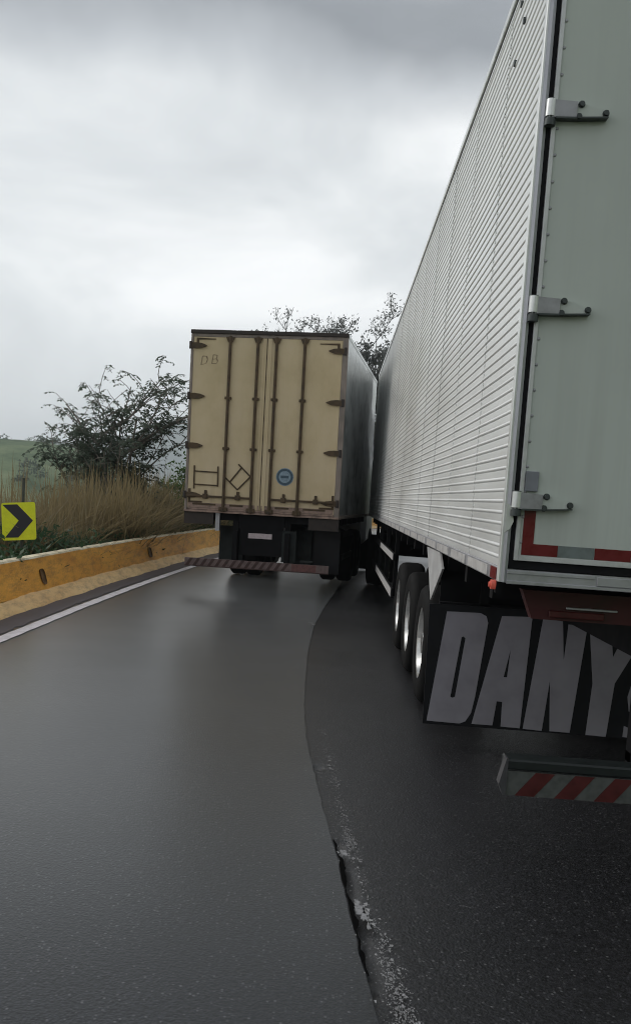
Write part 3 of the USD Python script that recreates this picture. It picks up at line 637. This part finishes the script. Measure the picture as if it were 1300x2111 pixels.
# placard frames: a rectangle with feelers, and a diamond
def bar2(p, q, w=.011):
    p, q = np.array(p), np.array(q); d = (q - p) / np.linalg.norm(q - p); n = np.array([-d[1], d[0]]) * w
    return prism_xz([tuple(p - n), tuple(q - n), tuple(q + n), tuple(p + n)], -.014, -.0005)
objs('placard_frame', [bar2((.152, 1.66), (.146, 2.045)), bar2((.556, 1.71), (.548, 2.045))], 'rust', K)
objs('placard_frame', [bar2((.16, 1.952), (.54, 1.945)), bar2((.165, 1.733), (.545, 1.728))], 'rust', K)
objs('diamond_frame', [bar2((.893, 2.096), (1.102, 1.901)), bar2((1.102, 1.901), (.893, 1.675)), bar2((.893, 1.675), (.661, 1.885)), bar2((.760, 1.800), (.945, 2.040))], 'rust', K)
# round emblem
def disc(x, z, r, y0, y1, n=32): return prism_xz([(x + r * math.cos(a), z + r * math.sin(a)) for a in np.arange(n) * 2 * math.pi / n], y0, y1)
E_ = UsdGeom.Xform.Define(stage, path_of('emblem', str(K.GetPath()))).GetPrim()
obj('emblem_rim', disc(1.676, 1.926, .146, -.004, -.0005), 'emblem_pale', E_)
obj('emblem_ring', disc(1.676, 1.926, .134, -.0065, -.0042), 'emblem_blue', E_)
obj('emblem_face', disc(1.676, 1.926, .098, -.009, -.0067), 'emblem_pale', E_)
obj('emblem_bar', [prism_xz([(1.610, 1.905), (1.742, 1.905), (1.742, 1.947), (1.610, 1.947)], -.0110, -.0092)], 'emblem_blue', E_)
# hand-painted letters DB, slanted
for i, polys in enumerate([
    [[(.0, 0), (.018, .14)], [(.018, .14), (.085, .135)], [(.085, .135), (.105, .09)], [(.105, .09), (.08, .02)], [(.08, .02), (.0, 0)]],
    [[(.0, 0), (.018, .145)], [(.018, .145), (.085, .135)], [(.085, .135), (.075, .08)], [(.075, .08), (.02, .072)], [(.075, .08), (.098, .04)], [(.098, .04), (.07, .0)], [(.07, .0), (.0, 0)]]]):
    x0, z0 = (.185, 3.700) if i == 0 else (.365, 3.722)
    obj('letter', [prism_xz([(x0 + a[0] - .009, z0 + a[1] - .006), (x0 + a[0] + .009, z0 + a[1] + .006), (x0 + b[0] + .009, z0 + b[1] + .006), (x0 + b[0] - .009, z0 + b[1] - .006)], -.002 - .0002 * k, -.0006) for k, (a, b) in enumerate(polys) if abs(a[0] - b[0]) + abs(a[1] - b[1]) > 0], 'letter_faint', K)
# underbody
obj('rear_beam', box(.0, .50, .02, .12, 1.08, LB - .002), 'rust_dark', K)
obj('rear_beam', box(2.1, LW, .02, .12, 1.08, LB - .002), 'rust_dark', K)
objs('chassis_rail', [box(.82, .92, .1, 7.2, .95, LB), box(1.70, 1.80, .1, 7.2, .95, LB)] + [box(.05, 2.55, y, y + .08, 1.16, LB) for y in np.arange(.1, 5.5, .8)], 'chassis_black', K)
obj('mud_flap', prism_xz([(.50, 1.06), (.92, 1.06), (.92, .42), (.50, .42)], .50, .512), 'flap_grey', K)
obj('mud_flap', prism_xz([(1.70, 1.06), (2.10, 1.06), (2.10, .42), (1.70, .42)], .50, .512), 'flap_grey', K)
obj('mud_flap', prism_xz([(1.95, 1.10), (2.57, 1.10), (2.57, .33), (1.95, .33)], .60, .612), 'flap_black', K)  # added black sheet, stands in for the dark under this end
obj('post_bracket', [box(.53, .60, .05, .14, .98, LB)], 'hinge_steel', K)
objs('plate_carrier', [box(.93, 1.69, .08, .10, 1.04, LB), box(.95, 1.66, .085, .10, .60, 1.04)], 'chassis_black', K)
obj('number_plate', box(1.095, 1.495, .075, .0845, .885, .972, .002), 'plate_pale', K)
obj('carrier_panel', box(1.662, 1.90, .09, .10, .52, 1.04), 'flap_grey', K)
obj('tail_lamp', box(1.99, 2.20, .05, .10, .535, .570, .004), 'bumper_grey', K)
bmp = UsdGeom.Xform.Define(stage, path_of('rear_bumper', str(K.GetPath()))).GetPrim()
obj('bumper_plate', box(.044, 2.478, .0, .02, .384, .509, .003), 'stripe_pink', bmp)
xs = .06
while xs < 1.80:
    obj('stripe', prism_xz([(xs, .386), (xs + .055, .386), (xs + .135, .507), (xs + .08, .507)], -.0030, -.0005), 'stripe_brown', bmp); xs += .125
obj('stripe', box(1.86, 2.27, -.003, -.0005, .388, .505), 'stripe_faded', bmp, label='faded red end of the striped bumper')
obj('bumper_edge', box(.044, 2.478, -.004, .02, .370, .3835), 'stripe_brown', bmp)
objs('bumper_arm', [box(x, x + .08, .02, .2, .40, 1.0) for x in (.84, 1.72)], 'chassis_black', bmp)
for ya in (3.3, 4.55):
    for xw, sd in ((.10, -1), (2.50, 1)): wheel(K, xw, ya, side=sd, rim='chassis_black')  # rear rims coloured near black for the deep shade underneath
    obj('axle', cyl((.25, ya, .5), (2.35, ya, .5), .08, 12), 'chassis_black', K)
for xw, sd in ((.06, -1), (2.54, 1)): wheel(K, xw, 6.9, side=sd, rim='hinge_steel', dual=False)
objs('side_guard', [box(2.54, 2.57, 1.0, 2.6, z, z + .1) for z in (.55, .95)] + [box(.03, .06, 5.2, 5.6, z, z + .1) for z in (.55, .95)], 'chassis_black', K)
cab = cat_([box(.08, 2.52, 5.75, 7.5, .62, 3.0, .12)])
obj('cab', cab, 'cab_paint', K)
for xx_ in (.072, 2.516): obj('cab_window', box(xx_, xx_ + .012, 6.3, 7.2, 1.9, 2.65), 'glass_dark', K)

# ------------------------------------------------------------------ chevron sign
sgn_y = 13.2
S = thing('chevron_sign', 'yellow square road sign with black chevron pointing right, behind the barrier', 'road sign', (-4.49, sgn_y, -.25))
def uv(u_, v_):   # panel corners measured on the board, in metres
    tl, tr, bl, br = np.array([-.29, 1.51]), np.array([.20, 1.56]), np.array([-.245, .97]), np.array([.245, 1.02])
    return tuple((bl * (1 - u_) + br * u_) * (1 - v_) + (tl * (1 - u_) + tr * u_) * v_)
def rounded(pts, r): return list(Polygon(pts).buffer(-r).buffer(r, quad_segs=4).exterior.coords)[:-1]
obj('sign_panel', prism_xz(rounded([uv(0, 0), uv(1, 0), uv(1, 1), uv(0, 1)], .03), -.004, .0), 'sign_yellow', S)
obj('sign_back', prism_xz([uv(.01, .01), uv(.99, .01), uv(.99, .99), uv(.01, .99)], .0005, .022), 'sign_black', S)
obj('chevron', prism_xz([uv(.04, .95), uv(.47, .955), uv(.92, .51), uv(.47, .07), uv(.08, .075), uv(.50, .52)], -.0062, -.0042), 'sign_black', S)
obj('post', tube([(.02, .062, -.1), (.012, .062, .9), (.0, .062, 1.89)], [.026, .025, .021], 8, True), 'wood_post', S, smooth=40)
objs('clamp', [box(-.09, .09, .022, .10, z, z + .04) for z in (1.10, 1.40)], 'hinge_steel', S)

# ------------------------------------------------------------------ plants
class Leaves:
    def __init__(s): s.v, s.f, s.n = [], [], 0
    def add(s, c, d, nrm, L, W):
        """a small leaf: kite of two triangles, base at c along d"""
        d = d / (np.linalg.norm(d) + 1e-9); side = np.cross(d, nrm); side /= np.linalg.norm(side) + 1e-9
        k = s.n
        s.v += [c, c + d * L * .45 + side * W * .5, c + d * L, c + d * L * .45 - side * W * .5]
        s.f += [[k, k + 1, k + 2], [k, k + 2, k + 3]]; s.n += 4
    def mesh(s): return trimesh.Trimesh(np.array(s.v), np.array(s.f), process=False)

def frond(L, rng, p, d, length, n, ll, lw, droop=.5):
    d = d / np.linalg.norm(d); q = p.copy(); st = length / n
    for k in range(n):
        d = d + np.array([0, 0, -droop / n]); d /= np.linalg.norm(d); q = q + d * st
        sd = np.cross(d, [0, 0, 1.0]); sd /= np.linalg.norm(sd) + 1e-9
        for sg in (-1, 1):
            L.add(q, sd * sg + d * .45 + rng.normal(0, .22, 3) - np.array([0, 0, .25]), np.array([0, 0, 1.0]) + rng.normal(0, .35, 3), ll * rng.uniform(.7, 1.2), lw)
    return q

def tree(name, label, cat, base, stems, mats, rng, leaf_kw, group=None, twigs=(4, 7), levels=2, thin=1.0, cf=(.38, .6)):
    """stems: list of (dx, dy, height, radius). Several stems fork into limbs and twigs that end in fronds."""
    t = thing(name, label, cat, tuple(base), group=group)
    wood, Lf = [], Leaves()
    def grow(p, d, length, r, lev):
        n = 5 if lev < levels else 4; pts = [p]; dd = d / np.linalg.norm(d)
        for k in range(n):
            dd = dd + rng.normal(0, .13, 3) + np.array([0, 0, .05 if lev < 2 else leaf_kw.get('arch', -.06)]); dd /= np.linalg.norm(dd)
            pts.append(pts[-1] + dd * length / n)
        wood.append(tube(pts, np.linspace(r, r * .45, n + 1), 6 if lev == 0 else 4))
        if lev < levels:
            for k in range(rng.integers(*twigs)):
                f_ = rng.uniform(.30, 1.0) if lev else rng.uniform(.25, 1.0)
                i = min(int(f_ * n), n - 1); q = pts[i] + (pts[i + 1] - pts[i]) * (f_ * n - i)
                a = rng.uniform(0, 2 * np.pi); out = np.array([math.cos(a), math.sin(a), rng.uniform(.0, .9)])
                grow(q, out * .8 + dd * .55, length * rng.uniform(*cf), r * .5, lev + 1)
        else:
            for q, k in zip(pts[1:], range(n)):
                for _ in range(leaf_kw.get('per', 2)):
                    if rng.random() > thin: continue
                    a = rng.uniform(0, 2 * np.pi)
                    if leaf_kw['kind'] == 'frond':
                        frond(Lf, rng, q, np.array([math.cos(a), math.sin(a), rng.uniform(-.3, .5)]), leaf_kw['fl'] * rng.uniform(.6, 1.2), leaf_kw['n'], leaf_kw['ll'], leaf_kw['lw'], leaf_kw.get('droop', .6))
                    else:
                        for _ in range(leaf_kw['n']):
                            c = q + rng.normal(0, leaf_kw['cl'], 3); Lf.add(c, rng.normal(0, 1, 3), rng.normal(0, 1, 3), leaf_kw['ll'] * rng.uniform(.6, 1.3), leaf_kw['lw'])
    for (dx, dy, h, r) in stems:
        grow(np.array([dx * .12, dy * .12, 0]), np.array([dx, dy, h]), math.hypot(h, math.hypot(dx, dy)), r, 0)
    obj('trunk', cat_(wood), mats[0], t, smooth=60)
    if Lf.n: obj('crown', Lf.mesh(), mats[1], t)
    return t

R = np.random.default_rng
tree('acacia_tree', 'airy dark tree with feathery drooping twigs, left of the pair behind the dry grass', 'tree', (-5.65, 22.0, -.4),
     [(-.2, .2, 3.9, .05), (.45, .1, 3.3, .045), (-.4, -.1, 2.9, .04), (.6, .2, 2.8, .04), (.2, -.3, 2.5, .04), (-.3, .3, 2.2, .04)], ('bark', 'leaf_dark'), R(16), dict(kind='frond', fl=.30, n=6, ll=.10, lw=.05, per=2, droop=.9, arch=-.12), twigs=(5, 7), levels=2, thin=.66)
tree('acacia_tree', 'fuller dark feathery tree with two tall sprigs, just left of the cream truck', 'tree', (-5.15, 22.6, -.4),
     [(-.35, 0, 3.7, .05), (.10, 0, 3.7, .05), (-.8, .1, 2.9, .045), (.25, .3, 2.4, .04), (-.3, -.3, 2.2, .04)], ('bark', 'leaf_dark'), R(27), dict(kind='frond', fl=.30, n=6, ll=.10, lw=.05, per=2, droop=.9, arch=-.12), twigs=(5, 7), levels=2, thin=.66)
tree('green_shrub', 'brighter green leafy shrub against the left edge of the cream truck', 'shrub', (-4.05, 25.2, -.4),
     [(.0, 0, 2.1, .04), (.5, .1, 2.0, .04), (-.4, 0, 1.9, .035), (.9, .2, 2.1, .04)], ('bark', 'leaf_bright'), R(31), dict(kind='leafy', n=5, cl=.08, ll=.11, lw=.06, per=2), levels=2)
far = [(-2.2, 67, 14.9, 'bare pale tree top above the middle of the cream truck roof, leftmost of three', .30), (-.5, 68, 16.0, 'bare grey branching tree top above the right half of the cream truck roof', .45), (.85, 66, 14.6, 'slender tree top above the right end of the cream truck roof', .40)]
for i, (x, y, h, lab, th) in enumerate(far):
    tree('bare_tree', lab, 'tree', (x, y, -.5), [(0, 0, h * .80, .14), (.5, .2, h * .77, .09), (-.5, 0, h * .76, .09)], ('far_bark', 'leaf_hazed'), R(40 + i),
         dict(kind='leafy', n=3, cl=.16, ll=.20, lw=.10, per=1, arch=.05), twigs=(6, 9), levels=3, thin=th, cf=(.22, .38))
tree('leafy_tree', 'leafy dark tree seen in the gap between the two trucks', 'tree', (1.75, 61, -.5), [(.2, 0, 9.0, .2), (-.8, .3, 9.0, .16), (1.0, 0, 8.8, .16), (.6, .5, 8.2, .14), (-.4, .3, 9.1, .14)], ('far_bark', 'leaf_hazed'), R(52),
     dict(kind='leafy', n=5, cl=.16, ll=.26, lw=.15, per=1, arch=0.), twigs=(6, 9), levels=3, thin=.6, cf=(.24, .42))

# tall dry grass and low weeds behind the barrier: uncountable, one object each
def blades(n, rng, place, hfun, w, bend_=.5, segs=3):
    V_, F_ = [], []
    for k in range(n):
        x, y = place(rng); h = hfun(x, y, rng)
        if h <= .05: continue
        zb = -.10 - .12 * max(0, float(bend(y)) - x - 4.1) ; a = rng.uniform(0, 2 * np.pi); d = np.array([math.cos(a), math.sin(a), 0]); s_ = np.array([-d[1], d[0], 0]) * w * .5 * rng.uniform(.6, 1.4)
        b = bend_ * rng.random() ** 1.3; k0 = len(V_)
        for j in range(segs):
            t_ = j / segs; c = np.array([x, y, zb]) + d * b * h * t_ * t_ + np.array([0, 0, h * (t_ - .35 * b * t_ * t_)])
            V_ += [c - s_ * (1 - t_ * .6), c + s_ * (1 - t_ * .6)]
        V_.append(np.array([x, y, zb]) + d * b * h + np.array([0, 0, h * (1 - .35 * b)]))
        for j in range(segs - 1):
            i_ = k0 + 2 * j; F_ += [[i_, i_ + 1, i_ + 3], [i_, i_ + 3, i_ + 2]]
        i_ = k0 + 2 * (segs - 1); F_.append([i_, i_ + 1, i_ + 2])
    return trimesh.Trimesh(np.array(V_), np.array(F_), process=False)
cl_ = R(61); clumps = [(-.45 - cl_.random() * 1.5, y) for y in np.arange(14.6, 30, .22)]
def place_dry(rng):
    o_, y = clumps[rng.integers(len(clumps))]; y = y + rng.normal(0, .22); return float(bend(y)) - 4.1 + o_ + rng.normal(0, .20), y
def h_dry(x, y, rng):
    base = 1.30 + .95 * meshkit.noise(np.array([y * 1.5, x * .8, 0]), 5) + .25 * min(1, max(0, (y - 14) / 4)); return base * rng.uniform(.35, 1.15)
g = tag(obj('dry_grass', blades(16000, R(62), place_dry, h_dry, .026, 1.2, 4), 'dry_blade'), 'tall straw-brown dry grass in a band behind the ochre barrier', 'grass', kind='stuff')
def place_green(rng):
    y = rng.uniform(9.5, 31); return float(bend(y)) - 4.1 - .12 - 1.9 * rng.random(), y
obj_g = tag(obj('green_grass', blades(8000, R(63), place_green, lambda x, y, r: ((.70 + .75 * meshkit.noise(np.array([y * 1.3, x * 2, 0]), 8)) if y > 14.6 else .62) * r.uniform(.5, 1.12), .026, 1.1), 'green_blade'), 'green blades of grass mixed in low behind the barrier', 'grass', kind='stuff')
Lw = Leaves(); rw = R(64)
for k in range(1500):
    y = rw.uniform(9.5, 31); x = float(bend(y)) - 4.1 - .10 - 1.3 * rw.random(); top = (.55 + .45 * meshkit.noise(np.array([y * .8, x, 0]), 15)) * (1.1 if y < 17 else .9)
    for _ in range(10):
        c = np.array([x, y, top * rw.uniform(.35, 1.0) - .1]) + rw.normal(0, .12, 3) * [1, 1, .6]
        Lw.add(c, rw.normal(0, 1, 3) + [0, 0, -.2], rw.normal(0, .5, 3) + [0, 0, 1], rw.uniform(.07, .15), rw.uniform(.03, .06))
tag(obj('weeds', Lw.mesh(), 'leaf_low'), 'low dark green leafy weeds along the foot of the dry grass', 'weeds', kind='stuff')
# scrub on the valley side and the hill, far off: reads as one mass
Ls = Leaves(); rs = R(65)
for k in range(420):
    y = rs.uniform(60, 300); x = -y * rs.uniform(.26, .52)
    o_ = x - float(bend(min(y, 160))); dr = min(1, max(0, (-o_ - 6.5) / 30)); dr = dr * dr * (3 - 2 * dr)
    zg = -.06 - .36 - 13 * dr + 25.5 * math.exp(-((y - 270) / 95) ** 2) / (1 + math.exp((x + 58) / 5.0))
    if y > 170 and rs.random() > .12: continue
    r_ = rs.uniform(1.2, 3.2)
    for _ in range(110):
        q = rs.normal(0, 1, 3); q /= np.linalg.norm(q); q[2] = abs(q[2])
        c = np.array([x, y, zg]) + q * r_ * rs.uniform(.5, 1.05) * np.array([1.2, 1.2, .9]); Ls.add(c, rs.normal(0, 1, 3), rs.normal(0, 1, 3), .7, .5)
tag(obj('valley_scrub', Ls.mesh(), 'leaf_dark'), 'hazy dark scrub on the valley slope below the grassy hill', 'scrub', kind='stuff')
